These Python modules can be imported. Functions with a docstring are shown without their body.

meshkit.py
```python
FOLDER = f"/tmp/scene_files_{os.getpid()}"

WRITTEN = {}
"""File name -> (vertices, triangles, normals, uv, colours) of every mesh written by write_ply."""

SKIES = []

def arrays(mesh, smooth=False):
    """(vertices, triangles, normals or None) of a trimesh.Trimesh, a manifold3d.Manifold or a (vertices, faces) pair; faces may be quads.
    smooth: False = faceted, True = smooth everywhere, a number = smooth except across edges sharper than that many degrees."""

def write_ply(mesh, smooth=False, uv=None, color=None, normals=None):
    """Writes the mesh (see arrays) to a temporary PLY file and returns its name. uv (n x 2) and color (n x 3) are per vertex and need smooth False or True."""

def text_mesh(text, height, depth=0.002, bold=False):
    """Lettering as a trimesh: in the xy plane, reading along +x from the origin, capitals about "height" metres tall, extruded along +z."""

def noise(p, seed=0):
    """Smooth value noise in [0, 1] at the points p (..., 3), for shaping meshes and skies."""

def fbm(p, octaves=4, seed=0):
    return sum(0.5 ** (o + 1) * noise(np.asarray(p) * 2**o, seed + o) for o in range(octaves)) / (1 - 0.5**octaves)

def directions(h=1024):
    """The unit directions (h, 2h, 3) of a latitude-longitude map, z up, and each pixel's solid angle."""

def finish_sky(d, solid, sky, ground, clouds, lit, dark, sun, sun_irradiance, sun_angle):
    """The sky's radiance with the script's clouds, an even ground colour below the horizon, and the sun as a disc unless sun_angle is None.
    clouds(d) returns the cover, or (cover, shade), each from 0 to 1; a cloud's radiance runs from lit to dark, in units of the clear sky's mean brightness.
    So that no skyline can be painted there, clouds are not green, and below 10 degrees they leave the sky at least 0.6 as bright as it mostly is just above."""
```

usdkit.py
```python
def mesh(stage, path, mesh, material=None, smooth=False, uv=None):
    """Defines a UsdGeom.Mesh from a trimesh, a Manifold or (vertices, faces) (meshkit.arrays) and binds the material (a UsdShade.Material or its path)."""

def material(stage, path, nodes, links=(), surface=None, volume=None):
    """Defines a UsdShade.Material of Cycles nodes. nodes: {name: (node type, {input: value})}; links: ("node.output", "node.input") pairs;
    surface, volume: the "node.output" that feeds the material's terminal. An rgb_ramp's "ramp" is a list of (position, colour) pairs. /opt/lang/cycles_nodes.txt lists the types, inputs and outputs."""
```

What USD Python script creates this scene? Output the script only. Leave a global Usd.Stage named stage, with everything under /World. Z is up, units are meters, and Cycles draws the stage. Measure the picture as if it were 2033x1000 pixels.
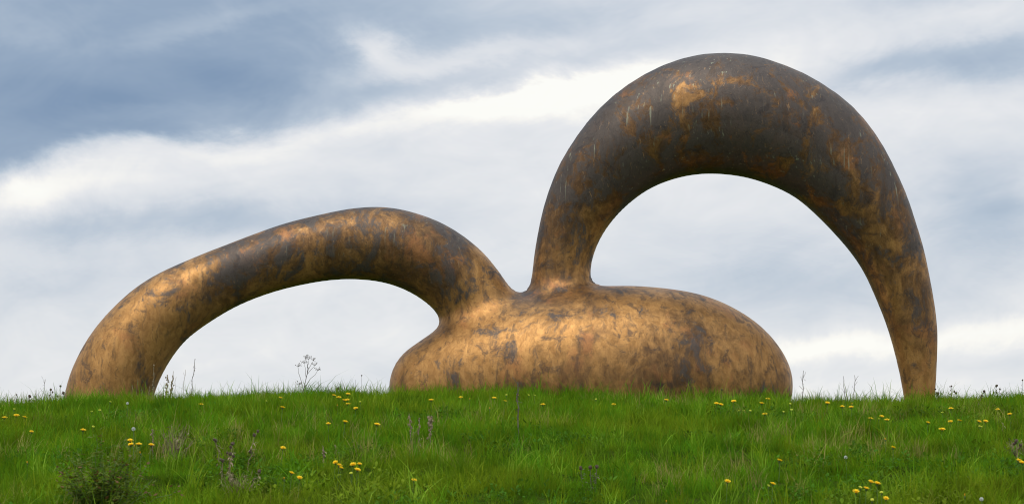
import math, random
import numpy as np
import trimesh
from scipy.interpolate import CubicSpline
from scipy.ndimage import map_coordinates, gaussian_filter
from pxr import Usd, UsdGeom, UsdLux, UsdShade, Gf, Sdf, Vt
import usdkit, meshkit

# ------------------------------------------------------------------ camera, sky, sun, exposure
stage = Usd.Stage.CreateInMemory()
UsdGeom.SetStageUpAxis(stage, 'Z')
UsdGeom.SetStageMetersPerUnit(stage, 1.0)
UsdGeom.Xform.Define(stage, '/World')
UsdGeom.Scope.Define(stage, '/World/Looks')
PI = math.pi
W, H = 2033.0, 1000.0                                   # pixel frame of the photograph
CAM = np.array([0.0, -20.0, -0.80])                     # eye height 1.6 m on the slope below the crest
HFOV = math.radians(30.0)
FPX = W / 2 / math.tan(HFOV / 2)
PITCH = math.radians(6.92)
SUN_EL, SUN_AZ = math.radians(56), math.radians(-152)   # azimuth from +y towards +x: high, behind the camera's left
SUN_INTENSITY, SUN_ANGLE = 0.40, 34.0
SKY_STRENGTH = 0.10
EXPOSURE = 0.0

cam = UsdGeom.Camera.Define(stage, '/World/camera')
cam.CreateHorizontalApertureAttr(36.0)
cam.CreateVerticalApertureAttr(36.0 * 503 / 1024)
cam.CreateFocalLengthAttr(18.0 / math.tan(HFOV / 2))
cam.CreateFStopAttr(8.0)
cam.CreateFocusDistanceAttr(18.5)
cam.CreateClippingRangeAttr((0.1, 20000))
cam.CreateExposureAttr(EXPOSURE)
cam.AddTranslateOp().Set(Gf.Vec3d(*CAM))
cam.AddRotateXOp().Set(90.0 + math.degrees(PITCH))


class Graph:
    """Collects shader nodes; every call returns the name of an output, so expressions nest."""
    def __init__(self):
        self.nodes, self.links = {}, []

    def n(self, kind, out, **inputs):
        name = f'{kind}_{len(self.nodes)}'
        const = {}
        for k, v in inputs.items():
            if isinstance(v, str) and '.' in v:
                self.links.append((v, f'{name}.{k}'))
            else:
                const[k] = v
        self.nodes[name] = (kind, const)
        return f'{name}.{out}'

    def m(self, op, a, b=0.0, c=0.0, clamp=False):
        return self.n('math', 'value', math_type=op, value1=a, value2=b, value3=c, use_clamp=clamp)

    def add(self, a, b): return self.m('add', a, b)
    def sub(self, a, b): return self.m('subtract', a, b)
    def mul(self, a, b): return self.m('multiply', a, b)
    def mad(self, a, b, c): return self.m('multiply_add', a, b, c)

    def smooth(self, v, a, b, lo=0.0, hi=1.0):
        return self.n('map_range', 'result', range_type='smoothstep', value=v, from_min=a, from_max=b, to_min=lo, to_max=hi, clamp=True)

    def mix(self, f, a, b, blend='mix'):
        return self.n('mix_color', 'result', blend_type=blend, fac=f, a=a, b=b)

    def scale(self, v, s, loc=(0, 0, 0)):
        return self.n('mapping', 'vector', mapping_type='point', vector=v, scale=s, location=loc)

    def noise(self, v, scale, detail=4.0, rough=0.5, dist=0.0, out='fac'):
        return self.n('noise_texture', out, vector=v, scale=scale, detail=detail, roughness=rough, distortion=dist)

    def make(self, name, surface):
        return usdkit.material(stage, f'/World/Looks/{name}', self.nodes, self.links, surface=surface)


def lin(r, g, b):
    f = lambda c: c / 12.92 if c <= 0.04045 else ((c + 0.055) / 1.055) ** 2.4
    return tuple(f(c / 255.0) for c in (r, g, b))


def angles(px, py):
    """The azimuth and elevation in degrees of the direction in which the photograph shows a pixel."""
    x, y, z = (px - W / 2) / FPX, 1.0, (H / 2 - py) / FPX
    y, z = y * math.cos(PITCH) - z * math.sin(PITCH), y * math.sin(PITCH) + z * math.cos(PITCH)
    return math.degrees(math.atan2(x, y)), math.degrees(math.atan2(z, math.hypot(x, y)))


def sky():
    g = Graph()
    d = g.n('texture_coordinate', 'generated')
    x, y, z = (g.n('separate_xyz', k, vector=d) for k in 'xyz')
    deg = 180 / PI
    az = g.mul(g.m('arctan2', x, y), deg)
    el = g.mul(g.m('arcsine', z), deg)
    # clouds wander: warp the coordinates with stretched noise
    flat = g.scale(d, (1.0, 1.0, 1.7))
    w1 = g.noise(flat, 9.0, 9.0, 0.64, 0.3, out='color')
    wr, wg = g.n('separate_color', 'r', color=w1), g.n('separate_color', 'g', color=w1)
    u = g.add(az, g.mad(wr, 5.0, -2.5))
    v = g.add(el, g.mad(wg, 2.6, -1.3))
    streak = g.scale(g.n('vector_rotate', 'vector', rotate_type='y_axis', vector=d, angle=0.14), (1.0, 1.0, 3.2))
    n1 = g.noise(streak, 7.0, 5.0, 0.55, 0.6)
    n2 = g.noise(streak, 2.6, 4.0, 0.5, 0.3)
    n3 = g.noise(g.scale(d, (1.0, 1.0, 1.9)), 17.0, 8.0, 0.62, 0.9)
    b = g.mad(n3, 0.26, -0.13)
    b = g.add(b, g.mad(n1, 0.42, g.mad(n2, 0.5, 0.27)))             # 0 dark blue-grey cloud .. 1 lit white

    def blob(px, py, rx, ry, tilt, amount):
        nonlocal b
        a0, e0 = angles(px, py)
        ax, ay = rx / FPX * deg, ry / FPX * deg
        c, s = math.cos(math.radians(tilt)), math.sin(math.radians(tilt))
        du, dv = g.sub(u, a0), g.sub(v, e0)
        p = g.mad(du, c / ax, g.mul(dv, s / ax))
        q = g.mad(du, -s / ay, g.mul(dv, c / ay))
        r2 = g.mad(p, p, g.mul(q, q))
        b = g.mad(g.m('exponent', g.mul(r2, -1.0)), amount, b)

    # the dark bank in the upper left: its lower edge rises to the right
    (a0, e0), (a1, e1) = angles(0, 352), angles(1350, 128)
    slope = (e1 - e0) / (a1 - a0)
    edge = g.sub(v, g.mad(u, slope, e0 - slope * a0))      # degrees above the edge
    bank = g.mul(g.smooth(edge, -0.25, 0.9), g.mul(g.smooth(az, 5.0, -9.0, 0.30, 1.0), g.smooth(az, -55.0, -25.0)))
    b = g.mad(bank, g.smooth(edge, 1.0, 7.5, -0.58, -0.46), b)
    for f in SKY_FEATURES:
        blob(*f)
    stops = [(0.0, lin(126, 149, 178)), (0.22, lin(149, 168, 191)), (0.45, lin(182, 195, 210)), (0.65, lin(214, 219, 226)),
             (0.82, lin(233, 234, 236)), (0.93, lin(250, 248, 243)), (1.0, lin(255, 254, 248))]
    col = g.n('rgb_ramp', 'color', ramp=stops, fac=g.m('maximum', g.m('minimum', b, 1.0), 0.0))
    rise = g.smooth(el, 8.0, 90.0, CLOUD_GAIN / SKY_STRENGTH, ZENITH * CLOUD_GAIN / SKY_STRENGTH)   # an overcast sky brightens towards the zenith
    cloud = g.n('vector_math', 'vector', math_type='scale', vector1=col, scale=rise)
    clear = g.n('sky_texture', 'color', sky_type='single_scattering', sun_disc=False, sun_elevation=SUN_EL, sun_rotation=SUN_AZ)
    both = g.mix(0.93, clear, cloud)
    ground = g.smooth(el, -3.0, -0.5)
    both = g.mix(ground, (0.35, 0.5, 0.22), both)
    return g.make('sky', g.n('background_shader', 'background', color=both, strength=SKY_STRENGTH))


CLOUD_GAIN, ZENITH = 1.02, 2.4
SKY_FEATURES = [   # px, py, half width, half height (photograph pixels), tilt, amount
    (50, 388, 140, 46, 8, 0.27), (1190, 188, 280, 38, 9, 0.32), (1000, 210, 200, 28, 10, 0.14),
    (735, 95, 70, 42, -20, 0.46), (860, 135, 250, 30, 10, 0.28), (320, 340, 200, 40, 4, 0.03), (420, 318, 140, 24, 0, 0.05), (400, 62, 200, 22, 14, 0.15), (440, 150, 150, 36, -6, -0.13), (180, 215, 200, 36, 0, -0.08), (310, 275, 120, 24, -4, -0.10), (30, 75, 60, 35, 0, 0.10), (300, 245, 160, 18, 8, 0.10), (560, 215, 200, 22, 6, 0.08), (760, 260, 260, 22, 6, 0.06),
    (250, 450, 420, 40, 3, -0.20), (640, 440, 260, 40, 0, -0.10), (160, 580, 320, 60, 4, -0.10),
    (1650, 560, 230, 75, 4, -0.17), (1980, 400, 150, 110, 5, -0.28), (1960, 105, 200, 48, 6, -0.32), (1730, 135, 140, 30, 8, -0.18),
    (1850, 662, 420, 34, 6, 0.26), (1600, 680, 160, 20, 0, 0.10), (1800, 770, 380, 40, 0, 0.10), (700, 620, 500, 120, 3, 0.10),
    (1250, 330, 420, 80, 4, 0.08), (1650, 230, 260, 60, 4, 0.06), (300, 30, 300, 40, 8, 0.06), (1400, 40, 300, 40, 6, 0.10),
]
dome = UsdLux.DomeLight.Define(stage, '/World/sky')
UsdShade.MaterialBindingAPI.Apply(dome.GetPrim()).Bind(sky())
dome.GetPrim().SetCustomDataByKey('kind', 'structure')

sun = UsdLux.DistantLight.Define(stage, '/World/sun')
sun.CreateIntensityAttr(SUN_INTENSITY)
sun.CreateAngleAttr(SUN_ANGLE)
sun.CreateNormalizeAttr(True)
sun.CreateColorAttr(Gf.Vec3f(1.0, 0.95, 0.87))
to_sun = Gf.Vec3d(math.sin(SUN_AZ) * math.cos(SUN_EL), math.cos(SUN_AZ) * math.cos(SUN_EL), math.sin(SUN_EL))
sun.AddTransformOp().Set(Gf.Matrix4d().SetRotate(Gf.Rotation(Gf.Vec3d(0, 0, 1), to_sun)))

# ------------------------------------------------------------------ helpers
used = {}


def numbered(path):
    k = used.get(path, -1) + 1
    used[path] = k
    return path if k == 0 else f'{path}_{k:03d}'


def tag(p, label=None, cat=None, group=None, kind=None):
    for key, val in (('label', label), ('category', cat), ('group', group), ('kind', kind)):
        if val:
            p.SetCustomDataByKey(key, val)
    return p


def thing(name, loc=(0, 0, 0), rz=0.0, s=1.0):
    x = UsdGeom.Xform.Define(stage, numbered('/World/' + name))
    x.AddTranslateOp().Set(Gf.Vec3d(*map(float, loc)))
    if rz:
        x.AddRotateZOp().Set(float(rz))
    if s != 1.0:
        x.AddScaleOp().Set(Gf.Vec3f(s, s, s))
    return x.GetPrim()


def obj(name, mesh, mat, parent=None, smooth=False, normals=None):
    path = numbered((str(parent.GetPath()) if parent else '/World') + '/' + name)
    m = usdkit.mesh(stage, path, mesh, mat, smooth)
    if normals is not None:
        m.CreateNormalsAttr(Vt.Vec3fArray.FromNumpy(np.asarray(normals, np.float32)))
        m.SetNormalsInterpolation('vertex')
    return m.GetPrim()


class MB:
    """Gathers tubes, leaves and blobs into one mesh."""
    def __init__(self):
        self.v, self.f, self.n = [], [], 0

    def put(self, v, f):
        self.v.append(np.asarray(v, float)); self.f.append(np.asarray(f, int) + self.n); self.n += len(v)

    def tube(self, pts, rad, sides=5):
        p = np.asarray(pts, float)
        rad = np.broadcast_to(rad, (len(p),))
        t = np.gradient(p, axis=0); t /= np.linalg.norm(t, axis=1, keepdims=True) + 1e-12
        a = np.cross(t, np.where(np.abs(t[:, 2:]) < 0.9, [0, 0, 1.0], [1.0, 0, 0])); a /= np.linalg.norm(a, axis=1, keepdims=True) + 1e-12
        b = np.cross(t, a); ang = np.arange(sides) * 2 * PI / sides
        v = p[:, None] + rad[:, None, None] * (np.cos(ang)[None, :, None] * a[:, None] + np.sin(ang)[None, :, None] * b[:, None])
        i, j = np.meshgrid(np.arange(len(p) - 1), np.arange(sides), indexing='ij')
        q = np.stack([i * sides + j, i * sides + (j + 1) % sides, (i + 1) * sides + (j + 1) % sides, (i + 1) * sides + j], -1).reshape(-1, 4)
        n = len(p) * sides
        cap = [[n - sides, n - sides + k, n - sides + k + 1] for k in range(1, sides - 1)]
        self.put(v.reshape(-1, 3), np.vstack([q[:, [0, 1, 2]], q[:, [0, 2, 3]], cap]))

    def strip(self, pts, widths, side):
        """A leaf blade: a strip along pts, widths across, side the direction across it."""
        p, w = np.asarray(pts, float), np.asarray(widths, float)[:, None] / 2
        side = np.broadcast_to(side, p.shape)
        v = np.stack([p - side * w, p + side * w], 1).reshape(-1, 3)
        f = []
        for k in range(len(p) - 1):
            a = 2 * k
            f += [[a, a + 1, a + 3], [a, a + 3, a + 2]]
        self.put(v, f)

    def ball(self, c, r, sub=1, squash=(1, 1, 1), rough=0.0, rng=None):
        s = trimesh.creation.icosphere(sub, 1.0)
        v = np.array(s.vertices)
        if rough:
            v = v * (1 + rng.uniform(-rough, rough, (len(v), 1)))
        self.put(v * np.asarray(squash) * r + np.asarray(c), s.faces)

    def get(self):
        return np.vstack(self.v), np.vstack(self.f)


# ------------------------------------------------------------------ the hill
def softplus(t, k):
    return k * np.logaddexp(0, t / k)


def height(x, y):
    x, y = np.asarray(x, float), np.asarray(y, float)
    w = softplus(-(y + 1.2), 0.5)
    wq = np.minimum(w, 60)
    z = -(0.085 * w + 0.0022 * wq * wq)
    b = softplus(y - 2.5, 1.0)
    bq = np.minimum(b, 60)
    z = z - (0.05 * b + 0.002 * bq * bq)
    near = np.exp(-(x / 40) ** 2 - (y / 40) ** 2)
    p = np.stack([x, y, np.zeros_like(x)], -1)
    z = z + near * (0.09 * (meshkit.fbm(p * 0.45 + 7.3, 3, 5) - 0.5) + 0.10 * (meshkit.fbm(p * 1.7 + 3.1, 2, 9) - 0.5))
    crest = np.exp(-((y + 1.5) / 4) ** 2)
    z = z + crest * np.interp(x, [-6, -5.3, -3.6, -1.8, 0, 1.2, 2.4, 3.6, 5.4, 6], np.array([-5, -5, -1, 4, 4, 0, -2, -2, 1, 2]) * 0.01)
    return z


def project(p):
    d = np.asarray(p, float) - CAM
    yy = d[..., 1] * math.cos(PITCH) + d[..., 2] * math.sin(PITCH)
    zz = -d[..., 1] * math.sin(PITCH) + d[..., 2] * math.cos(PITCH)
    return np.stack([W / 2 + FPX * d[..., 0] / yy, H / 2 - FPX * zz / yy], -1)


def ray(px, py):
    x, y, z = (px - W / 2) / FPX, 1.0, (H / 2 - py) / FPX
    y, z = y * math.cos(PITCH) - z * math.sin(PITCH), y * math.sin(PITCH) + z * math.cos(PITCH)
    return np.array([x / y, 1.0, z / y])                  # per metre of depth


def standing(px, py, h):
    """The spot on the hill where a plant h tall shows its top at this pixel; on the crest the plant gets the height it needs."""
    r = ray(px, py)
    t = np.arange(8.0, 18.9, 0.02)
    p = CAM + t[:, None] * r
    gap = p[:, 2] - height(p[:, 0], p[:, 1]) - h
    k = np.nonzero(gap < 0)[0]
    i = k[0] if len(k) else len(t) - 1 - int(abs(math.sin(px * 12.9898)) * 40)
    q = p[i]
    z = float(height(q[0], q[1]))
    return np.array([q[0], q[1], z]), q[2] - z


def terrain():
    def axis(fine, lo, hi):
        out = list(np.arange(lo, hi + 1e-6, fine)); st = fine
        while out[-1] < 2500:
            st *= 1.25; out.append(out[-1] + st); out.insert(0, out[0] - st)
        return np.array(out)
    xs, ys = axis(0.12, -9, 9), axis(0.12, -21, 5)
    X, Y = np.meshgrid(xs, ys, indexing='ij')
    Z = height(X, Y)
    v = np.stack([X, Y, Z], -1).reshape(-1, 3)
    i, j = np.meshgrid(np.arange(len(xs) - 1), np.arange(len(ys) - 1), indexing='ij')
    a = i * len(ys) + j
    f = np.stack([a, a + len(ys), a + len(ys) + 1, a + 1], -1).reshape(-1, 4)
    g = Graph()
    P = g.n('geometry', 'position')
    n = g.noise(P, 2.0, 8, 0.6)
    n2 = g.noise(P, 22.0, 6, 0.6)
    c = g.mix(g.smooth(n, 0.35, 0.65), (0.024, 0.046, 0.004), (0.040, 0.070, 0.007))
    c = g.mix(g.smooth(n2, 0.5, 0.75), c, (0.055, 0.050, 0.022))
    nb = g.n('bump', 'normal', height=n2, strength=0.8, distance=0.05)
    mat = g.make('hill_turf', g.n('principled_bsdf', 'BSDF', base_color=c, roughness=1.0, specular_ior_level=0.0, normal=nb))
    tag(obj('ground', (v, f), mat, smooth=True), kind='structure')


terrain()

# ------------------------------------------------------------------ the bronze
def bronze_material():
    g = Graph()
    P = g.n('geometry', 'position')
    z = g.n('separate_xyz', 'z', vector=P)
    wv = g.noise(P, 1.7, 5, 0.6, out='color')
    Q = g.n('vector_math', 'vector', math_type='multiply_add', vector1=wv, vector2=(0.28, 0.28, 0.28), vector3=P)
    big = g.noise(Q, 0.95, 6, 0.62, 0.3)
    mid = g.noise(g.scale(Q, (1, 1, 0.7)), 3.2, 9, 0.68, 0.5)
    fine = g.noise(g.scale(Q, (1, 1, 0.5)), 15.0, 8, 0.72, 0.35)
    scratch = g.noise(g.scale(Q, (1.0, 1.0, 0.16)), 34.0, 5, 0.7, 0.3)
    gold = g.mix(g.smooth(fine, 0.3, 0.7), (0.26, 0.128, 0.038), (0.45, 0.240, 0.078))
    brown = g.mix(g.smooth(fine, 0.3, 0.7), (0.082, 0.044, 0.020), (0.165, 0.088, 0.036))
    h = g.smooth(z, 0.3, 3.0, -0.035, 0.095)
    c = g.mix(g.smooth(g.add(g.mad(mid, 0.45, g.mul(big, 0.55)), h), 0.43, 0.58), gold, brown)
    rust = g.smooth(g.noise(Q, 1.9, 7, 0.65, 0.3), 0.55, 0.66)
    c = g.mix(g.mul(rust, 0.42), c, (0.38, 0.155, 0.055))
    # grey weathering, more of it the higher up
    grey = g.smooth(g.add(g.mad(fine, 0.25, g.mul(mid, 0.75)), h), 0.52, 0.60)
    c = g.mix(g.mul(grey, 0.85), c, g.mix(fine, (0.050, 0.046, 0.044), (0.100, 0.088, 0.080)))
    spots = g.smooth(g.noise(Q, 5.5, 7, 0.75, 0.5), 0.54, 0.64)
    c = g.mix(g.mul(spots, 0.6), c, (0.040, 0.034, 0.034))
    c = g.mix(g.mul(g.smooth(scratch, 0.60, 0.70), 0.45), c, (0.42, 0.25, 0.11))
    c = g.mix(g.mul(g.smooth(scratch, 0.42, 0.34), 0.45), c, (0.05, 0.036, 0.028))
    # thin runs of rain water
    run = g.noise(g.scale(P, (1, 1, 0.03)), 30.0, 3, 0.5)
    runs = g.mul(g.smooth(run, 0.62, 0.70), g.mul(g.smooth(z, 0.9, 2.6), g.smooth(g.noise(P, 2.5, 4), 0.42, 0.62)))
    c = g.mix(g.mul(runs, 0.7), c, (0.26, 0.27, 0.19))
    drip = g.noise(g.scale(Q, (1, 1, 0.06)), 12.0, 6, 0.65)
    c = g.mix(g.mul(g.smooth(drip, 0.53, 0.67), 0.6), c, (0.070, 0.050, 0.036))
    rough = g.mad(mid, 0.30, g.mad(grey, 0.05, 0.31))
    bump = g.n('bump', 'normal', height=g.mad(fine, 0.5, g.mad(scratch, 0.2, mid)), strength=0.28, distance=0.02)
    return g.make('bronze', g.n('principled_bsdf', 'BSDF', base_color=c, metallic=0.72, roughness=rough, specular_ior_level=0.5, normal=bump))


S = 20.0 / FPX                                            # metres to a pixel at the sculpture


def spot(px, py, y=0.0):
    r = ray(px, py)
    return CAM + (20.0 + y) * r


def chain(nodes, flat, G, steps=46):
    """Distance to a thick tapering curve: nodes of (px, py, depth, radius in pixels); flat is its depth against its width."""
    P = np.array([[*spot(a, b, c), r * S] for a, b, c, r in nodes])
    t = np.concatenate([[0], np.cumsum(np.linalg.norm(np.diff(P[:, :3], axis=0), axis=1))])
    Q = CubicSpline(t, P)(np.linspace(0, t[-1], steps))
    Q[:, 1] /= flat
    X = G * np.array([1, 1 / flat, 1])
    out = np.full(G.shape[:-1], 1e9, np.float32)
    for a, b in zip(Q[:-1], Q[1:]):
        ab = b[:3] - a[:3]
        k = np.clip(((X - a[:3]) @ ab) / (ab @ ab), 0, 1)
        d = X - a[:3] - k[..., None] * ab
        out = np.minimum(out, np.sqrt((d * d).sum(-1)) - (a[3] + k * (b[3] - a[3])))
    return out


def smin(a, b, k):
    h = np.clip(0.5 + 0.5 * (b - a) / k, 0, 1)
    return b + (a - b) * h - k * h * (1 - h)


def surface_nets(F, lo, step):
    """Vertices and quads on F = 0, one vertex to each mixed cell."""
    neg = F < 0
    n = np.array(F.shape)
    acc, cnt = np.zeros((*(n - 1), 3)), np.zeros(n - 1)
    for ax in range(3):
        sl0, sl1 = [slice(None)] * 3, [slice(None)] * 3
        sl0[ax], sl1[ax] = slice(0, -1), slice(1, None)
        cross = neg[tuple(sl0)] != neg[tuple(sl1)]
        idx = np.argwhere(cross)
        a, b = F[tuple(sl0)][cross], F[tuple(sl1)][cross]
        pos = idx.astype(float); pos[:, ax] += a / (a - b)
        o = [k for k in range(3) if k != ax]
        for da in (0, -1):
            for db in (0, -1):
                c = idx.copy(); c[:, o[0]] += da; c[:, o[1]] += db
                ok = np.all((c >= 0) & (c < n - 1), axis=1)
                np.add.at(acc, tuple(c[ok].T), pos[ok]); np.add.at(cnt, tuple(c[ok].T), 1)
    has = cnt > 0
    ids = np.full(n - 1, -1); ids[has] = np.arange(has.sum())
    V = acc[has] / cnt[has][:, None]
    quads = []
    for ax in range(3):
        sl0, sl1 = [slice(None)] * 3, [slice(None)] * 3
        sl0[ax], sl1[ax] = slice(0, -1), slice(1, None)
        cross = neg[tuple(sl0)] != neg[tuple(sl1)]
        idx = np.argwhere(cross); s = neg[tuple(sl0)][cross]
        o = [(ax + 1) % 3, (ax + 2) % 3]
        corners = []
        for da, db in ((0, 0), (-1, 0), (-1, -1), (0, -1)):
            c = idx.copy(); c[:, o[0]] += da; c[:, o[1]] += db
            corners.append(ids[tuple(np.clip(c, 0, n - 2).T)])
        q = np.stack(corners, 1)
        q[~s] = q[~s][:, ::-1]
        quads.append(q[(q >= 0).all(1)])
    return V * step + lo, np.vstack(quads), V


def sculpture():
    step = 0.034
    lo = np.array([-5.0, -1.15, -0.45]); hi = np.array([4.7, 1.15, 4.0])
    ax = [np.arange(a, b, step, dtype=np.float32) for a, b in zip(lo, hi)]
    G = np.stack(np.meshgrid(*ax, indexing='ij'), -1)
    small = chain([(212, 850, -0.25, 84), (228, 745, -0.25, 82), (310, 632, -0.22, 72), (460, 545, -0.14, 62), (640, 492, -0.08, 66),
                   (800, 492, -0.02, 76), (915, 560, 0.05, 74), (985, 680, 0.1, 70)], 0.95, G)
    block = chain([(872, 772, 0.0, 100), (1010, 764, 0.0, 156), (1220, 758, 0.0, 192), (1390, 758, 0.0, 162), (1478, 764, 0.0, 96)], 0.9, G)
    large = chain([(1140, 715, 0.12, 84), (1112, 590, 0.12, 60), (1136, 445, 0.08, 66), (1245, 292, 0.0, 96), (1430, 226, -0.06, 122),
                   (1600, 280, -0.04, 112), (1728, 425, 0.0, 82), (1800, 600, 0.04, 54), (1822, 740, 0.04, 37), (1824, 850, 0.04, 34)], 0.85, G, 56)
    F = smin(smin(small, block, 0.22), large, 0.22)
    wob = meshkit.fbm(G * 1.3 + 11, 2, 3) - 0.5
    F = F + (0.05 * wob).astype(np.float32)
    F = gaussian_filter(F, 1.6)
    V, quads, U = surface_nets(F, lo, step)
    grad = np.gradient(F)
    N = np.stack([map_coordinates(k, U.T, order=1) for k in grad], 1); L = np.linalg.norm(N, axis=1, keepdims=True)
    V = V - (map_coordinates(F, U.T, order=1)[:, None] / step / L) * (N / L) * step * 0.8
    N = N / L
    parts = np.stack([map_coordinates(k, U.T, order=1) for k in (small, block, large)], 1)
    side = parts[quads].mean(1).argmin(1)
    mat = bronze_material()
    base = np.array([0.0, 0.0, float(height(0.0, 0.0))])
    t = tag(thing('sculpture', base), 'huge abstract bronze sculpture with mottled brown patina standing on the grassy crest', 'sculpture')
    for k, name in enumerate(('small_arch', 'rounded_block', 'large_arch')):
        q = quads[side == k]
        ids, inv = np.unique(q, return_inverse=True)
        obj(name, (V[ids] - base, inv.reshape(q.shape)), mat, t, normals=N[ids])


sculpture()

# ------------------------------------------------------------------ grass
def blade_material(name, a, b, dry=(0.16, 0.13, 0.045), drypart=0.06, trans=0.3):
    g = Graph()
    P = g.n('geometry', 'position')
    r = g.n('geometry', 'random_per_island')
    patch = g.noise(g.scale(P, (1, 1, 0.0)), 1.1, 5, 0.6, 0.4)
    patch2 = g.noise(g.scale(P, (1, 1, 0.0), (4, 9, 0)), 0.45, 3, 0.55)
    c = g.mix(g.smooth(g.mad(r, 0.30, g.mul(patch, 0.75)), 0.30, 0.75), a, b)
    c = g.mix(g.mul(g.smooth(patch2, 0.48, 0.66), 0.55), c, (0.105, 0.125, 0.006))
    c = g.mix(g.smooth(r, 1 - drypart - 0.02, 1 - drypart), c, dry)
    c = g.n('vector_math', 'vector', math_type='scale', vector1=c, scale=g.mul(g.smooth(g.n('white_noise_texture', 'value', dimensions='1D', w=g.mul(r, 917.0)), 0.0, 1.0, 0.45, 2.0), g.smooth(g.noise(g.scale(P, (1, 1, 0.0)), 2.6, 5, 0.65, 0.6), 0.34, 0.66, 0.58, 1.55)))
    p = g.n('principled_bsdf', 'BSDF', base_color=c, roughness=0.8, specular_ior_level=0.03)
    t = g.n('translucent_bsdf', 'BSDF', color=g.mix(0.5, c, (0.15, 0.26, 0.006)))
    return g.make(name, g.n('mix_closure', 'closure', fac=trans, closure1=p, closure2=t))


def tuft(rng, blades, radius, hmin, hmax, wmin, wmax, lean):
    m = MB()
    for _ in range(blades):
        a, rr = rng.uniform(0, 2 * PI), radius * math.sqrt(rng.uniform())
        h, w = rng.uniform(hmin, hmax) * (1.5 if rng.uniform() < 0.10 else 1.0), rng.uniform(wmin, wmax)
        la, bend = rng.uniform(0, 2 * PI), rng.uniform(0.1, lean) * h
        t = np.array([0, 0.35, 0.7, 1.0])
        out = np.array([math.cos(la), math.sin(la), 0])
        pts = np.array([rr * math.cos(a), rr * math.sin(a), -0.01]) + t[:, None] ** 2 * bend * out + np.stack([0 * t, 0 * t, h * (t - 0.25 * t ** 3 * bend / h)], 1)
        sa = la + PI / 2 + rng.uniform(-0.6, 0.6)
        m.strip(pts, w * np.array([0.8, 1.0, 0.7, 0.08]), np.array([math.cos(sa), math.sin(sa), 0]))
    return m.get()


def instancer(name, protos, mats, pts, rot, scale, tilt, which, kind='stuff', label=None, cat=None):
    path = numbered('/World/' + name)
    pi = UsdGeom.PointInstancer.Define(stage, path)
    for k, (mesh, mat) in enumerate(zip(protos, mats)):
        usdkit.mesh(stage, f'{path}/tuft' + (f'_{k:03d}' if k else ''), mesh, mat)
        pi.GetPrototypesRel().AddTarget(f'{path}/tuft' + (f'_{k:03d}' if k else ''))
    pi.CreatePositionsAttr(Vt.Vec3fArray.FromNumpy(pts.astype(np.float32)))
    pi.CreateProtoIndicesAttr(Vt.IntArray.FromNumpy(which.astype(np.int32)))
    half = rot / 2
    ca, sa, cb, sb = np.cos(half), np.sin(half), np.cos(tilt / 2), np.sin(tilt / 2)
    quat = [Gf.Quath(float(a * c), float(a * d), float(b * d), float(b * c)) for a, b, c, d in zip(ca, sa, cb, sb)]
    pi.CreateOrientationsAttr(Vt.QuathArray(quat))
    sc = np.asarray(scale, np.float32)
    pi.CreateScalesAttr(Vt.Vec3fArray.FromNumpy(sc if sc.ndim == 2 else np.repeat(sc[:, None], 3, 1)))
    tag(pi.GetPrim(), label, cat, kind=kind)


def scatter(rng, density):
    """Random spots over the part of the hill that the picture can see, with a margin."""
    n = int(density * 26 * 19)
    x, y = rng.uniform(-10, 10, n * 20 // 26), rng.uniform(-14.0, 3.5, n * 20 // 26)
    d = y + 20
    ok = np.abs(x) < 0.30 * d + 1.6
    x, y = x[ok], y[ok]
    return x, y


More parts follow.
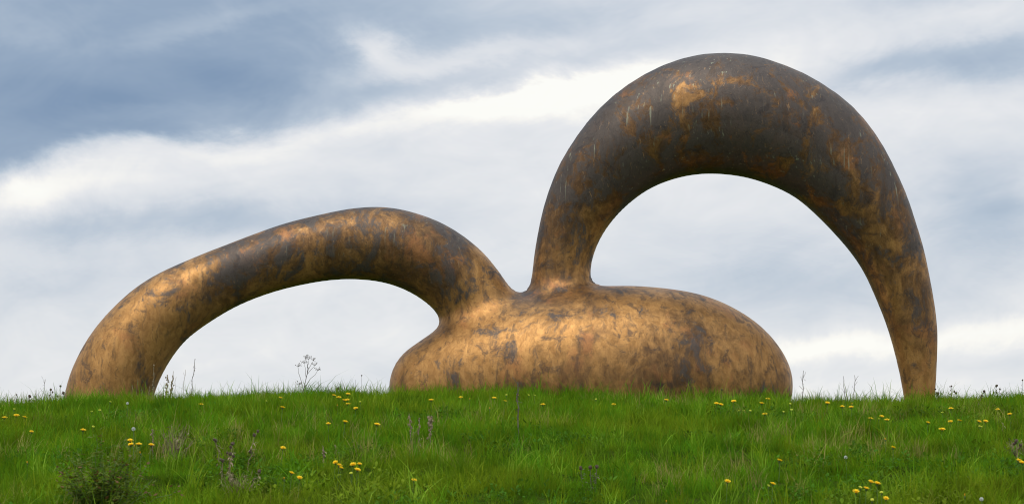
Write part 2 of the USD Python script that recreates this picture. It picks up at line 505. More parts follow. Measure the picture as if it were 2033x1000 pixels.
def grass():
    rng = np.random.default_rng(3)
    green = blade_material('grass_green', (0.045, 0.105, 0.003), (0.085, 0.175, 0.005))
    lush = blade_material('grass_lush', (0.032, 0.098, 0.004), (0.062, 0.160, 0.006), drypart=0.02)
    olive = blade_material('grass_olive', (0.070, 0.108, 0.004), (0.120, 0.165, 0.008), drypart=0.10)
    pale = blade_material('grass_pale', (0.095, 0.165, 0.012), (0.165, 0.235, 0.030), drypart=0.10)
    protos, mats = [], []
    for k in range(12):
        protos.append(tuft(rng, 30, 0.10, 0.05, 0.135, 0.0035, 0.0065, 0.9))
        mats.append((green, lush, green, olive)[k % 4])
    x, y = scatter(rng, 125)
    p = np.stack([x, y, np.zeros_like(x)], -1)
    long_ = meshkit.fbm(p * 0.8 + 31, 3, 4)
    mid_ = meshkit.fbm(p * 3.0 + 5, 2, 14)
    s = np.clip(0.62 + 1.5 * (long_ - 0.42) + 1.5 * (mid_ - 0.46) + rng.uniform(-0.2, 0.2, len(x)), 0.48, 1.5) * np.interp(y, [-12, -4], [0.82, 1.0])
    s[(y > -0.9)] *= 0.85
    instancer('grass', protos, mats, np.stack([x, y, height(x, y)], -1), rng.uniform(0, 2 * PI, len(x)), s, rng.uniform(-0.15, 0.15, len(x)), rng.integers(0, len(protos), len(x)),
              label='thick green meadow grass covering the hillside below the bronze', cat='grass')
    # longer single tufts that catch the light
    protos = [tuft(rng, 14, 0.05, 0.12, 0.25, 0.004, 0.008, 1.3) for _ in range(8)]
    x, y = scatter(rng, 18)
    xb = np.concatenate([rng.uniform(-1.3, 2.75, 150), rng.uniform(-4.75, -3.7, 45), rng.uniform(4.0, 4.5, 22)])     # left long where the mower cannot reach
    yb = np.concatenate([rng.uniform(-1.30, -0.85, 150), rng.uniform(-0.95, -0.65, 45), rng.uniform(-0.35, -0.15, 22)])
    x, y = np.concatenate([x, xb]), np.concatenate([y, yb])
    instancer('grass', protos, [lush, green, olive, pale] * 2, np.stack([x, y, height(x, y)], -1), rng.uniform(0, 2 * PI, len(x)), rng.uniform(0.55, 1.0, len(x)), rng.uniform(-0.2, 0.2, len(x)), rng.integers(0, 8, len(x)),
              label='scattered longer arching grass tufts rising above the short meadow grass', cat='grass')
    # straw left from last year, in patches
    straw = blade_material('grass_straw', (0.15, 0.125, 0.040), (0.25, 0.20, 0.075), drypart=0.3, trans=0.15)
    protos = [tuft(rng, 14, 0.06, 0.10, 0.26, 0.0025, 0.004, 0.8) for _ in range(6)]
    x, y = scatter(rng, 26)
    pn = meshkit.fbm(np.stack([x, y, 0 * x], -1) * 0.9 + 3, 3, 21)
    ok = pn > 0.555
    x, y = x[ok], y[ok]
    instancer('dry_grass', protos, [straw] * 6, np.stack([x, y, height(x, y)], -1), rng.uniform(0, 2 * PI, len(x)), rng.uniform(0.4, 0.95, len(x)), rng.uniform(-0.3, 0.3, len(x)), rng.integers(0, 6, len(x)),
              label='straw coloured dead grass stalks in loose patches on the slope', cat='dry grass')
    # low broad-leaved herbs
    herb = blade_material('herb_leaf', (0.026, 0.070, 0.006), (0.050, 0.110, 0.010), drypart=0.03, trans=0.2)
    protos = []
    for _ in range(6):
        m = MB()
        for _ in range(18):
            a, e, L = rng.uniform(0, 2 * PI), rng.uniform(0.2, 1.2), rng.uniform(0.022, 0.045)
            o = np.array([rng.uniform(-0.07, 0.07), rng.uniform(-0.07, 0.07), rng.uniform(0.02, 0.085)])
            t = np.array([0, 0.35, 0.7, 1.0])
            dirn = np.array([math.cos(a) * math.cos(e), math.sin(a) * math.cos(e), math.sin(e)])
            pts = o + t[:, None] * L * dirn - np.stack([0 * t, 0 * t, 0.35 * L * t ** 2], 1)
            m.strip(pts, L * np.array([0.12, 0.42, 0.32, 0.04]), np.array([-math.sin(a), math.cos(a), 0]))
        protos.append(m.get())
    x, y = scatter(rng, 45)
    pn = meshkit.fbm(np.stack([x, y, 0 * x], -1) * 1.0 + 13, 3, 33)
    ok = (pn > 0.60) & (y < -4.0)
    x, y = x[ok], y[ok]
    instancer('meadow_herbs', protos, [herb] * 6, np.stack([x, y, height(x, y)], -1), rng.uniform(0, 2 * PI, len(x)), rng.uniform(0.7, 1.3, len(x)), rng.uniform(-0.2, 0.2, len(x)), rng.integers(0, 6, len(x)),
              label='dark broad leaved herbs growing in patches among the grass', cat='herbs')


grass()

# ------------------------------------------------------------------ plain materials for plants
def plain(name, a, b, scale=60.0, rough=0.7, trans=0.0):
    g = Graph()
    P = g.n('texture_coordinate', 'object')
    c = g.mix(g.noise(P, scale, 4), a, b)
    s = g.n('principled_bsdf', 'BSDF', base_color=c, roughness=rough, specular_ior_level=0.3)
    if trans:
        t = g.n('translucent_bsdf', 'BSDF', color=c)
        s = g.n('mix_closure', 'closure', fac=trans, closure1=s, closure2=t)
    return g.make(name, s)


M_PETAL = plain('dandelion_petal', (0.78, 0.50, 0.008), (0.86, 0.64, 0.015), trans=0.2)
M_ORANGE = plain('closed_petal', (0.62, 0.28, 0.02), (0.74, 0.42, 0.02), trans=0.15)
M_PALE = plain('pale_petal', (0.52, 0.58, 0.06), (0.66, 0.66, 0.10), trans=0.2)
M_STEM = plain('green_stem', (0.06, 0.12, 0.02), (0.10, 0.16, 0.03))
M_CUP = plain('green_cup', (0.05, 0.09, 0.02), (0.08, 0.12, 0.03))
M_DEAD = plain('dead_stem', (0.15, 0.115, 0.065), (0.26, 0.205, 0.12), 30)
M_DARK = plain('dark_stem', (0.075, 0.060, 0.045), (0.13, 0.105, 0.08), 30)
M_SEED = plain('dark_seed_head', (0.045, 0.032, 0.022), (0.10, 0.070, 0.045), 80)
M_FLUFF = plain('white_fluff', (0.50, 0.53, 0.48), (0.68, 0.70, 0.66), 90, trans=0.3)
M_LEAF = plain('dull_leaf', (0.060, 0.105, 0.005), (0.140, 0.180, 0.014), 8, trans=0.35)
M_RED = plain('reddish_leaf', (0.10, 0.05, 0.018), (0.16, 0.085, 0.025), 8, trans=0.2)

# ------------------------------------------------------------------ dandelions
H0 = 0.135                                                # height of a dandelion prototype


def dandelion_proto(kind, seed):
    rng = np.random.default_rng(seed)
    stem, cup, head = MB(), MB(), MB()
    bx, by = rng.uniform(-0.015, 0.015, 2)
    top = np.array([bx, by, H0 - 0.010])
    t = np.linspace(0, 1, 5)[:, None]
    stem.tube(np.array([0, 0, -0.02]) * (1 - t) + top * t + np.sin(t * PI) * np.array([by, -bx, 0]) * 0.4, [0.0024, 0.0023, 0.0022, 0.002, 0.002], 5)
    cup.ball(top, 0.0075, 1, (1, 1, 0.9))
    spread = {'open': (0.023, 0.25), 'closed': (0.012, 1.15), 'pale': (0.018, 0.45)}[kind]
    tiltdir = np.array([rng.uniform(-0.25, 0.25), -rng.uniform(0.1, 0.5), 1.0]); tiltdir /= np.linalg.norm(tiltdir)
    ex = np.cross([0, 1, 0.0], tiltdir); ex /= np.linalg.norm(ex); ey = np.cross(tiltdir, ex)
    for ring, (cnt, L, e) in enumerate(((22, 1.0, 0.0), (18, 0.82, 0.30), (14, 0.62, 0.62), (9, 0.42, 1.0))):
        for k in range(cnt):
            a = 2 * PI * (k + 0.5 * (ring % 2) + rng.uniform(-0.2, 0.2)) / cnt
            el = min(1.45, spread[1] + e * 0.9 + rng.uniform(-0.1, 0.1)); ln = spread[0] * L * rng.uniform(0.9, 1.08)
            dr = (ex * math.cos(a) + ey * math.sin(a)) * math.cos(el) + tiltdir * math.sin(el)
            s = -ex * math.sin(a) + ey * math.cos(a)
            o = top + tiltdir * 0.006
            head.strip([o, o + dr * ln * 0.5, o + dr * ln], np.array([0.003, 0.006, 0.0035]), s)
    return stem.get(), cup.get(), head.get()


PROTOS, first_of = {}, {}
for kind, mat in (('open', M_PETAL), ('closed', M_ORANGE), ('pale', M_PALE)):
    for s in range(3):
        PROTOS[kind, s] = (dandelion_proto(kind, 10 * s + len(kind)), mat)


def dandelion(px, py, label, kind='open', size=1.0, group='dandelions in the grass'):
    seed = int(px * 7 + py * 3) % 3
    base, h = standing(px, py, H0 * (0.93 + 0.12 * ((px * 0.37 + py * 0.11) % 1)))
    t = thing('dandelion', base, (px * 57.3) % 70 - 35)
    hs = max(0.75, h / H0)
    size *= float(np.interp(py, [800, 990], [0.92, 0.62])) * (0.86 + 0.28 * ((px * 0.713 + py * 0.297) % 1))
    UsdGeom.Xformable(t).AddScaleOp().Set(Gf.Vec3f(size * 1.08, size * 1.08, hs))
    tag(t, label, 'dandelion', group)
    if (kind, seed) in first_of:
        t.GetReferences().AddInternalReference(first_of[kind, seed])
        t.SetInstanceable(True)
    else:
        cls = stage.CreateClassPrim(f'/World/dandelion_kind_{len(first_of) + 1:03d}')
        (st, cu, he), mat = PROTOS[kind, seed]
        for nm, me, ma in (('stem', st, M_STEM), ('sepals', cu, M_CUP), ('flower_head', he, mat)):
            usdkit.mesh(stage, f'{cls.GetPath()}/{nm}', me, ma)
        first_of[kind, seed] = cls.GetPath()
        t.GetReferences().AddInternalReference(cls.GetPath())
        t.SetInstanceable(True)


ORD = ['leftmost', 'second from left', 'third from left', 'fourth from left', 'fifth from left', 'sixth from left', 'seventh from left', 'eighth from left', 'ninth from left']
NUM = ['', 'one', 'pair', 'three', 'four', 'five', 'six', 'seven', 'eight', 'nine', 'ten']
O, C, L = 'open', 'closed', 'pale'
CLUMPS = [
    ('at the left picture edge above the shrub', [(10.6, 828), (30, 823.6), (45, 827), (26, 811.6, L, .7)]),
    ('below the left edge row', [(60, 856)]),
    ('low at the left edge', [(55, 917, C, .9)]),
    ('just above the dark shrub', [(166, 852.5), (183, 846.6, L, .6)]),
    ('before the small arch foot', [(216, 797, L, .8), (196, 814, L, .8), (182.6, 816.6, L, .6)]),
    ('around the white seed head', [(256, 873), (259, 881, O, 1.15), (266, 884.6, C, 1.0), (277, 880.5, O, 1.25), (297, 882), (281, 898, C, 1.1)]),
    ('under the small arch, right of the dead stalks', [(396, 802)]),
    ('left of the dried umbel', [(527, 795.6, L, .7), (554, 788.6), (557, 807.6)]),
    ('halfway down below the crest clump', [(653, 840), (681, 836)]),
    ('right of the pair below the crest clump', [(745, 841)]),
    ('in the crest clump beside the dried umbel', [(660, 784), (670, 788), (680, 793.6), (688, 793), (688.5, 781), (692, 801), (671, 804, C, .8), (705, 809.6), (716, 797, L, .6)]),
    ('mid slope under the small arch', [(559, 888)]),
    ('low on the slope right of the thistles', [(575, 937.6), (592, 947), (564, 949, C, .8)]),
    ('in the low clump below the crest clump', [(664.6, 916.6), (669, 922), (674, 927.5), (699, 920.5), (711, 920), (706, 931), (698, 939, L, .8)]),
    ('low on the slope before the block', [(818.6, 952)]),
    ('along the foot of the bronze block', [(857, 793), (913, 788), (932, 791.4, C, .7), (979, 789), (999, 795), (1006, 783.6, L, .7), (1030, 784, C, .9), (1048, 784, L, .7), (1059, 784, L, .7)]),
    ('under the row before the block', [(972, 810, C, .8)]),
    ('right of the tall brown stem', [(1079, 802)]),
    ('before the middle of the block', [(1184, 792, L, .6), (1216, 802)]),
    ('before the right half of the block', [(1319.6, 793, O, 1.1)]),
    ('at the right end of the block', [(1420, 800, O, 1.1), (1429, 802), (1455, 795.6)]),
    ('before the block by the leaning twig', [(1508, 799.5, O, 1.15), (1525.6, 791, O, 1.1), (1520, 821)]),
    ('in the pale row under the large arch', [(1464.6, 814.6, L, .7), (1477, 814.6, L, .7), (1490, 815, L, .7), (1556, 817, L, .6), (1570, 813, L, .7), (1567, 801, L, .7)]),
    ('mid slope under the large arch', [(1544, 912.6)]),
    ('low down below the block right end', [(1441, 954)]),
    ('near the bottom under the large arch', [(1530, 959), (1523, 963.6, L, .8)]),
    ('at the bottom picture edge', [(1322.6, 995, C, .8)]),
    ('near the forked dead twigs', [(1640, 798.7), (1673, 806), (1692, 801, C, .8), (1691, 807)]),
    ('before the large arch foot', [(1725, 830, O, 1.1), (1747.6, 825.6), (1762, 832.6), (1743, 830.6, L, .6)]),
    ('right of the large arch foot', [(1839, 838), (1867, 851, O, 1.1), (1871.6, 818.6, L, .7), (1889, 810), (1885, 836), (1902, 834)]),
    ('high at the right picture edge', [(1941, 835.6), (1954, 835), (1946, 846, L, 1.0), (1981.6, 812), (2006, 821)]),
    ('mid slope right of the large arch middle', [(1758, 871, C, .9), (1770, 887)]),
    ('in the lower right clump', [(1726, 955), (1742, 958, O, 1.1), (1696, 974, O, 1.15), (1715.6, 968), (1705, 967, L, .8), (1756, 988), (1729, 992, L, .9), (1751, 977, L, .8)]),
    ('low near the right corner', [(1915, 982, C, .9)]),
    ('right at the right picture edge', [(2023, 912.6), (2030, 917)]),
]
WORD = {O: 'yellow', C: 'orange', L: 'pale'}
for place, members in CLUMPS:
    n = len(members)
    order = sorted(range(n), key=lambda i: members[i][0])
    for i, mem in enumerate(members):
        px, py, kind, size = (*mem, O, 1.0)[:4] if len(mem) == 2 else mem
        k = order.index(i)
        rank = 'lone' if n == 1 else 'left one of the pair' if n == 2 and k == 0 else 'right one of the pair' if n == 2 else ('rightmost' if k == n - 1 else ORD[k]) + f' of {NUM[n]}'
        label = f'lone {WORD[kind]} dandelion {place}' if n == 1 else f'{WORD[kind]} dandelion {place}, {rank}'
        dandelion(px, py, label, kind, size)

# white seed heads
def seed_clock(px, py, r, label, stem_h):
    rng = np.random.default_rng(int(px))
    base, h = standing(px, py, stem_h)
    t = tag(thing('seed_head', base), label, 'seed head', None)
    m = MB(); m.tube([[0, 0, -0.02], [0.004, 0, h * 0.5], [0, 0, h]], 0.0022); obj('stem', m.get(), M_STEM, t)
    m = MB()
    for _ in range(110):
        d = rng.normal(size=3); d /= np.linalg.norm(d); s = np.cross(d, rng.normal(size=3)); s /= np.linalg.norm(s)
        m.strip([np.array([0, 0, h]) + d * r * 0.1, np.array([0, 0, h]) + d * r * 0.7, np.array([0, 0, h]) + d * r], [0.0008, 0.0012, 0.006], s)
    obj('seed_ball', m.get(), M_FLUFF, t)


seed_clock(265, 851, 0.012, 'white fluffy dandelion seed head on a tall pale stem above yellow dandelions', 0.26)
seed_clock(253, 800, 0.011, 'small white seed head in the grass before the small arch foot', 0.15)
seed_clock(1679, 907, 0.010, 'tiny white seed head mid slope below the forked dead twigs', 0.14)
seed_clock(1948.6, 990, 0.010, 'tiny white seed head at the bottom right of the slope', 0.14)

# ------------------------------------------------------------------ dead stalks, thistles, umbel, shrub
def place_pair(bx, by, tx, ty, back=None):
    """Base on the hill under pixel (bx, by); the tip at the same depth under (tx, ty)."""
    r = ray(bx, by)
    t = np.arange(8.0, 18.9, 0.02)
    p = CAM + t[:, None] * r
    k = np.nonzero(p[:, 2] - height(p[:, 0], p[:, 1]) < 0.03)[0]
    i = k[0] if len(k) else len(t) - 1
    d = t[i] if back is None else back
    q = CAM + d * r
    tip = CAM + d * ray(tx, ty)
    z = float(height(q[0], q[1]))
    return np.array([q[0], q[1], z]), tip - np.array([q[0], q[1], z])


def wobble(rng, a, b, n=7, amp=0.02):
    t = np.linspace(0, 1, n)
    p = np.asarray(a)[None] * (1 - t[:, None]) + np.asarray(b)[None] * t[:, None]
    off = rng.normal(size=(n, 3)) * amp * np.linalg.norm(np.asarray(b) - np.asarray(a)); off[0] = off[-1] = 0
    return p + off * np.sin(t * PI)[:, None]


def stalk(name, base_px, tip_px, label, cat, mat=M_DEAD, r=0.004, branches=0, beads=0.0, head=0.0, leaves=0, group=None, seed=0):
    """A dry stalk: stem, side branches with small seed pods, beads of old seed cases along it, a head on its top."""
    rng = np.random.default_rng(int(base_px[0] * 13 + seed))
    base, tip = place_pair(*base_px, *tip_px)
    t = tag(thing(name, base), label, cat, group)
    L = np.linalg.norm(tip)
    line = wobble(rng, [0, 0, -0.03], tip, 8, 0.015)
    m = MB(); m.tube(line, np.linspace(r, r * 0.5, 8), 5); obj('stem', m.get(), mat, t)
    for k in range(branches):
        s = rng.uniform(0.45, 0.95); i = s * 7; j = int(i)
        o = line[j] + (line[min(j + 1, 7)] - line[j]) * (i - j)
        a = rng.uniform(0, 2 * PI)
        e = o + np.array([math.cos(a) * 0.6, math.sin(a) * 0.35, rng.uniform(0.5, 1.0)]) * L * rng.uniform(0.12, 0.26)
        m = MB(); m.tube(wobble(rng, o, e, 4, 0.05), [r * 0.5, r * 0.4, r * 0.35, r * 0.3], 4); b = obj('branch', m.get(), mat, t)
        if head:
            m = MB(); m.ball(e, head * rng.uniform(0.6, 0.9), 1, (1, 1, 1.2), 0.25, rng); obj('seed_head', m.get(), M_SEED, b)
    if beads:
        m = MB()
        for _ in range(34):
            s = rng.uniform(0.35, 1.0) * 7; j = min(int(s), 6)
            o = line[j] + (line[j + 1] - line[j]) * (s - j)
            m.ball(o + rng.normal(size=3) * beads * 0.8, beads * rng.uniform(0.5, 1.0), 0, (1, 1, 1.3), 0.2, rng)
        obj('seed_cases', m.get(), mat, t)
    if head:
        m = MB(); m.ball(tip, head, 1, (1, 1, 1.15), 0.25, rng)
        for _ in range(14):
            d = rng.normal(size=3); d[2] = abs(d[2]); d /= np.linalg.norm(d)
            m.strip([tip, tip + d * head * 1.7], [0.003, 0.0006], np.cross(d, [0.3, 0.2, 0.9]))
        obj('seed_head', m.get(), M_SEED, t)
    if leaves:
        m = MB()
        for _ in range(leaves):
            s = rng.uniform(0.15, 0.9) * 7; j = min(int(s), 6); o = line[j] + (line[j + 1] - line[j]) * (s - j)
            a, ll = rng.uniform(0, 2 * PI), rng.uniform(0.02, 0.045)
            d = np.array([math.cos(a), math.sin(a), rng.uniform(-0.5, 0.5)])
            m.strip([o, o + d * ll * 0.5, o + d * ll - np.array([0, 0, 0.3 * ll])], [0.002, 0.009, 0.001], np.array([-math.sin(a), math.cos(a), 0.2]))
        obj('withered_leaves', m.get(), mat, t)


SB = 'small_arch'
G1 = 'dead stalks before the small arch'
stalk('dead_stalk', (303, 796), (305.5, 722), 'tall pale dead stalk before the small arch, standing highest of its group there', 'dead stalk', r=0.0045, beads=0.006, leaves=6, group=G1)
stalk('dead_stalk', (262, 790), (263, 764), 'short dead stalk before the small arch foot, leftmost of its group', 'dead stalk', r=0.003, beads=0.004, group=G1)
stalk('dead_stalk', (269, 790), (273, 752), 'dead stalk with side twigs, second from left before the small arch foot', 'dead stalk', r=0.003, branches=2, group=G1)
stalk('dead_stalk', (281, 792), (281, 775), 'short dead stalk with a dark head between two taller ones', 'dead stalk', r=0.003, head=0.010, group=G1)
stalk('dead_stalk', (291, 792), (298, 764), 'short leaning dead stalk just left of the highest pale stalk', 'dead stalk', r=0.003, beads=0.004, group=G1)
stalk('dead_stalk', (331, 794), (333, 744), 'thick seed covered dead stalk, left one of two side by side', 'dead stalk', r=0.004, beads=0.009, group=G1)
stalk('dead_stalk', (337, 794), (344, 736), 'thick seed covered dead stalk, right one of two side by side', 'dead stalk', r=0.004, beads=0.009, group=G1)
stalk('dead_stalk', (341, 794), (350, 748), 'thin bent dead stalk right of two thick seed covered ones', 'dead stalk', r=0.0025, group=G1)
stalk('dead_stalk', (358, 792), (369, 733), 'right leaning dead stalk with a hooked tip inside the small arch', 'dead stalk', r=0.003, branches=1, group=G1)
stalk('dead_stalk', (376, 798), (387, 712), 'long dark leaning stalk, rightmost of the dead stalks inside the small arch', 'dead stalk', M_DARK, r=0.004, beads=0.004, leaves=8, group=G1)
G2 = 'weeds on the crest left of the sculpture'
for bx, by, tx, ty, hd, br, lb in (
        (33, 800, 33, 783, .007, 1, 'small weed stalk on the crest near the left picture edge'),
        (58, 800, 59, 786, .014, 1, 'weed with a dark fluffy head on the crest, left of a bare forked one'),
        (73, 800, 72, 774, .0, 2, 'thin bare weed stalk left of the forked one on the crest'),
        (85, 800, 90, 752, .0, 3, 'tall forked bare weed standing on the crest left of the sculpture'),
        (98, 800, 101, 773, .011, 2, 'dark headed weed right of the forked bare one on the crest'),
        (117, 800, 120, 766, .010, 2, 'tall dark headed weed close to the left side of the small arch'),
        (127, 800, 126, 780, .013, 2, 'bushy dark headed weed touching the left side of the small arch')):
    stalk('crest_weed', (bx, by), (tx, ty), lb, 'weed', M_DARK, 0.003, br, 0, hd, 5, G2)
G3 = 'weeds on the crest between the arches'
for bx, by, tx, ty, hd, br, lb in (
        (651, 792, 651, 762, .0, 1, 'thin dark weed on the crest just right of the dried umbel'),
        (668, 792, 671, 771, .013, 0, 'short weed with a dark flared head by the crest dandelion clump'),
        (695, 794, 682, 760, .0, 0, 'thin reddish stalk leaning left over the crest dandelion clump'),
        (704, 794, 706, 753, .0, 0, 'thin upright dark stalk right of the crest dandelion clump'),
        (720, 792, 718, 745, .006, 0, 'hair thin stalk with a small dark head left of the block')):
    stalk('crest_weed', (bx, by), (tx, ty), lb, 'weed', M_DARK, 0.0022, br, 0, hd, 0, G3)
G4 = 'dead twigs on the crest under the large arch'
stalk('dead_twig', (1548, 792), (1529, 750), 'left leaning dead twig on the crest before the right end of the block', 'dead twig', M_DARK, 0.003, 2, 0, 0, 0, G4)
stalk('dead_twig', (1590, 796), (1595, 735), 'tall upright dead twig with a frayed top under the large arch', 'dead twig', M_DARK, 0.0045, 4, 0, 0, 4, G4)
stalk('dead_twig', (1679, 798), (1675, 746), 'crooked dead twig, left of the two close together beside the large arch foot', 'dead twig', M_DARK, 0.004, 2, 0, 0, 0, G4)
stalk('dead_twig', (1694, 798), (1697, 744), 'forked dead twig, right of the two close together beside the large arch foot', 'dead twig', M_DARK, 0.004, 3, 0, 0, 0, G4)
for bx, by, tx, ty, hd, lb in (
        (1432, 800, 1432.6, 773, .008, 'thin stalk with an oval dark head before the right end of the block'),
        (1455, 798, 1455, 787, .008, 'short dark headed stalk before the right end of the block, beside a taller one'),
        (1470, 798, 1471, 781, .0, 'hair thin bare stalk on the crest before the right end of the block'),
        (1557, 800, 1557, 789, .009, 'short dark headed stalk between the leaning and the upright twig')):
    stalk('crest_weed', (bx, by), (tx, ty), lb, 'weed', M_DARK, 0.002, 0, 0, hd, 0, 'thin stalks before the right end of the block')
G5 = 'weeds on the crest right of the sculpture'
for bx, by, tx, ty, hd, br, lb in (
        (1855, 796, 1857, 772, .008, 2, 'small dark weed just right of the large arch foot'),
        (1862, 796, 1862, 781, .015, 1, 'round headed dark weed near the large arch foot'),
        (1886, 796, 1889, 766, .007, 3, 'tall branched weed between the arch foot and the slanting weed'),
        (1897, 796, 1898, 780, .011, 2, 'short dark weed right of the tall branched one'),
        (1936, 804, 1954, 776, .010, 3, 'dark weed slanting right over the crest'),
        (1973, 796, 1978, 766, .011, 3, 'dark weed with clustered heads near the right picture edge'),
        (1983, 796, 1985, 772, .009, 2, 'smaller dark weed beside the clustered heads'),
        (2028, 794, 2030, 754, .007, 0, 'tall thin stalk with a long head at the right picture edge')):
    stalk('crest_weed', (bx, by), (tx, ty), lb, 'weed', M_DARK, 0.003, br, 0, hd, 6, G5)
stalk('brown_stem', (1029, 866), (1028, 757), 'single tall brown dock stem rising in front of the bronze block', 'brown stem', M_DARK, 0.005, 2, 0.005, 0, 10)
G6 = 'dead stalks on the slope before the block'
for bx, by, tx, ty, be, lb in (
        (818, 880, 812, 820, .006, 'grey dead stalk on the slope, leftmost of three under the block left end'),
        (834, 886, 832, 828, .005, 'thin grey dead stalk, middle of three under the block left end'),
        (856, 878, 853, 824, .010, 'grey seed covered stalk, rightmost of three under the block left end')):
    stalk('dead_stalk', (bx, by), (tx, ty), lb, 'dead stalk', M_DEAD, 0.004, 1, be, 0, 6, G6)
for bx, by, tx, ty, lb in (
        (304, 900, 303, 851, 'grey brown dead stalk standing right of the white seed head clump'),
        (327, 906, 325, 880, 'short brown dead stalk right of the white seed head clump, lower one'),
        (644, 918, 642, 886, 'pale dead stalk left of the low dandelion clump'),
        (667, 912, 666, 884, 'reddish dead stalk above the low dandelion clump'),
        (1991, 860, 1991, 838, 'pale short stalk on the slope below the right edge weeds')):
    stalk('dead_stalk', (bx, by), (tx, ty), lb, 'dead stalk', M_DEAD, 0.0035, 1, 0.005, 0, 8, 'single dead stalks on the slope')
G7 = 'dried thistles on the slope under the small arch'
for bx, by, tx, ty, br, lb in (
        (446, 940, 428, 874, 1, 'dried thistle with a dark head, upper left of the thistle group'),
        (455, 945, 462, 880, 2, 'dried thistle with a dark head in the middle of the thistle group'),
        (488, 930, 505, 863, 2, 'dried thistle leaning right, highest of the thistle group'),
        (452, 955, 457, 900, 1, 'low dried thistle under the middle of the thistle group'),
        (440, 960, 442, 914, 1, 'low dried thistle at the left bottom of the thistle group'),
        (505, 975, 515, 935, 1, 'low dried thistle at the right bottom of the thistle group')):
    stalk('dried_thistle', (bx, by), (tx, ty), lb, 'thistle', M_DEAD, 0.0032, br, 0, 0.010, 22, G7)
for bx, by, tx, ty, lb in (
        (1158, 965, 1153, 928, 'dark red thistle on the slope before the block, leftmost of three'),
        (1173, 965, 1172, 927, 'dark red thistle on the slope before the block, middle of three'),
        (1180, 965, 1185, 926, 'dark red thistle on the slope before the block, rightmost of three')):
    stalk('dried_thistle', (bx, by), (tx, ty), lb, 'thistle', M_DARK, 0.003, 0, 0, 0.010, 14, 'dark red thistles before the block')
stalk('dried_thistle', (2022, 930), (2018, 876), 'large grey dried thistle at the right picture edge mid slope', 'thistle', M_DEAD, 0.005, 4, 0, 0.013, 18)


def dead_clump(px, py, w, h, label, n=70):
    rng = np.random.default_rng(int(px))
    base, _ = place_pair(px, py, px, py - 10)
    t = tag(thing('dead_plant', base), label, 'dead plant')
    s = (base[1] + 20) / FPX
    m, lv = MB(), MB()
    for _ in range(n):
        a = rng.uniform(0, 2 * PI); e = np.array([math.cos(a) * w * s * rng.uniform(0.1, 0.6), math.sin(a) * 0.12, h * s * rng.uniform(0.35, 1.0)])
        ln = wobble(rng, [rng.uniform(-.03, .03), rng.uniform(-.03, .03), -0.01], e, 5, 0.07)
        m.tube(ln, [0.0022, 0.002, 0.0018, 0.0014, 0.001], 3)
        for _ in range(3):
            o = ln[rng.integers(2, 5)]; d = rng.normal(size=3); d /= np.linalg.norm(d)
            lv.strip([o, o + d * 0.02, o + d * 0.035], [0.002, 0.008, 0.001], np.cross(d, [0.2, 0.3, 0.9]))
    obj('stems', m.get(), M_DEAD, t); obj('withered_leaves', lv.get(), M_DEAD, t)


dead_clump(473, 985, 70, 55, 'grey brown collapsed dead plant at the bottom under the thistles')
dead_clump(350, 905, 60, 75, 'straw coloured patch of dead stems right of the white seed head', 50)
dead_clump(2022, 905, 50, 45, 'tangled grey dead plant at the right picture edge', 50)
dead_clump(312, 802, 50, 30, 'low tangle of dry stems at the feet of the dead stalks', 40)
dead_clump(1890, 862, 40, 30, 'small dry tangle on the slope right of the large arch foot', 30)


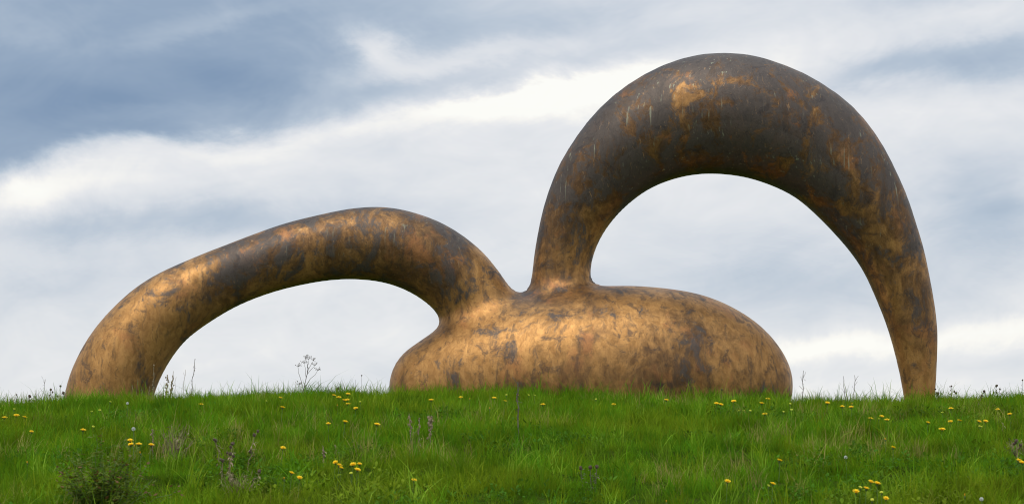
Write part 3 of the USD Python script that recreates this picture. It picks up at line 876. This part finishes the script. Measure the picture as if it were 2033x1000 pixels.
def umbel():
    rng = np.random.default_rng(8)
    base, tip = place_pair(597, 792, 609, 712)
    t = tag(thing('dried_umbel', base), 'tall dried branching umbel plant silhouetted on the crest between arch and block', 'dried umbel')
    s = 18.5 / FPX
    P = lambda x, y, dy=0.0: np.array([(x - 597) * s, dy, (792 - y) * s])
    m = MB(); m.tube(np.array([P(597, 797), P(598.5, 780), P(603, 765), P(607, 745), P(611, 728)]), [.0042, .004, .0034, .003, .0022], 5); obj('stem', m.get(), M_DARK, t)
    for o, e, dy in (((603, 765), (628, 730), .05), ((602, 768), (592, 724), -.05), ((607, 745), (601, 716), .06), ((609, 736), (612, 710), -.03), ((611, 728), (620, 712), .03),
                     ((611, 728), (606, 708), -.06), ((609, 738), (625, 722), -.06), ((600, 775), (593, 758), .04)):
        m = MB(); end = P(*e, dy); m.tube(wobble(rng, P(*o), end, 5, 0.03), [.0026, .0022, .002, .0016, .0013], 4); b = obj('branch', m.get(), M_DARK, t)
        m = MB()
        for _ in range(11):
            d = np.array([rng.normal() * 0.7, rng.normal() * 0.7, rng.uniform(0.3, 1.0)]); d /= np.linalg.norm(d)
            q = end + d * rng.uniform(0.020, 0.045); m.tube([end, (end + q) / 2 + 0.003 * rng.normal(size=3), q], [.0011, .0009, .0008], 3); m.ball(q, 0.0036, 0)
        obj('umbel_rays', m.get(), M_DARK, b)


umbel()


def shrub():
    rng = np.random.default_rng(77)
    base, _ = place_pair(205, 1015, 205, 1000)
    s = (base[1] + 20) / FPX
    t = tag(thing('shrub', base), 'dark reddish green bramble shrub growing at the bottom left of the slope', 'shrub')
    leaf, red, st = MB(), MB(), MB()
    for k in range(60):
        top = rng.uniform(0.35, 1.0) if k > 6 else rng.uniform(0.8, 1.25)
        x0, x1 = rng.normal() * 30 * s, rng.normal() * (70 - 34 * top) * s
        hgt = 138 * s * top
        e = np.array([x0 + x1, rng.normal() * 0.12, hgt])
        ln = wobble(rng, [x0 * 0.4, rng.normal() * 0.05, -0.02], e, 7, 0.05)
        st.tube(ln, np.linspace(0.0035, 0.0010, 7), 4)
        for _ in range(52):
            q = rng.uniform(0.8, 6.0); j = min(int(q), 5); o = ln[j] + (ln[j + 1] - ln[j]) * (q - j) + rng.normal(size=3) * 0.016
            a, L_ = rng.uniform(0, 2 * PI), rng.uniform(0.016, 0.034)
            d = np.array([math.cos(a), math.sin(a), rng.uniform(-0.5, 0.7)]); d /= np.linalg.norm(d)
            sd = np.cross(d, [0, 0, 1.0]) + rng.normal(size=3) * 0.3; sd /= np.linalg.norm(sd)
            (red if rng.uniform() < 0.05 + 0.18 * (q / 6) ** 3 else leaf).strip([o, o + d * L_ * 0.45, o + d * L_], [0.002, L_ * 0.55, 0.001], sd)
    obj('stems', st.get(), M_STEM, t); obj('foliage', leaf.get(), M_LEAF, t); obj('reddish_foliage', red.get(), M_RED, t)


shrub()
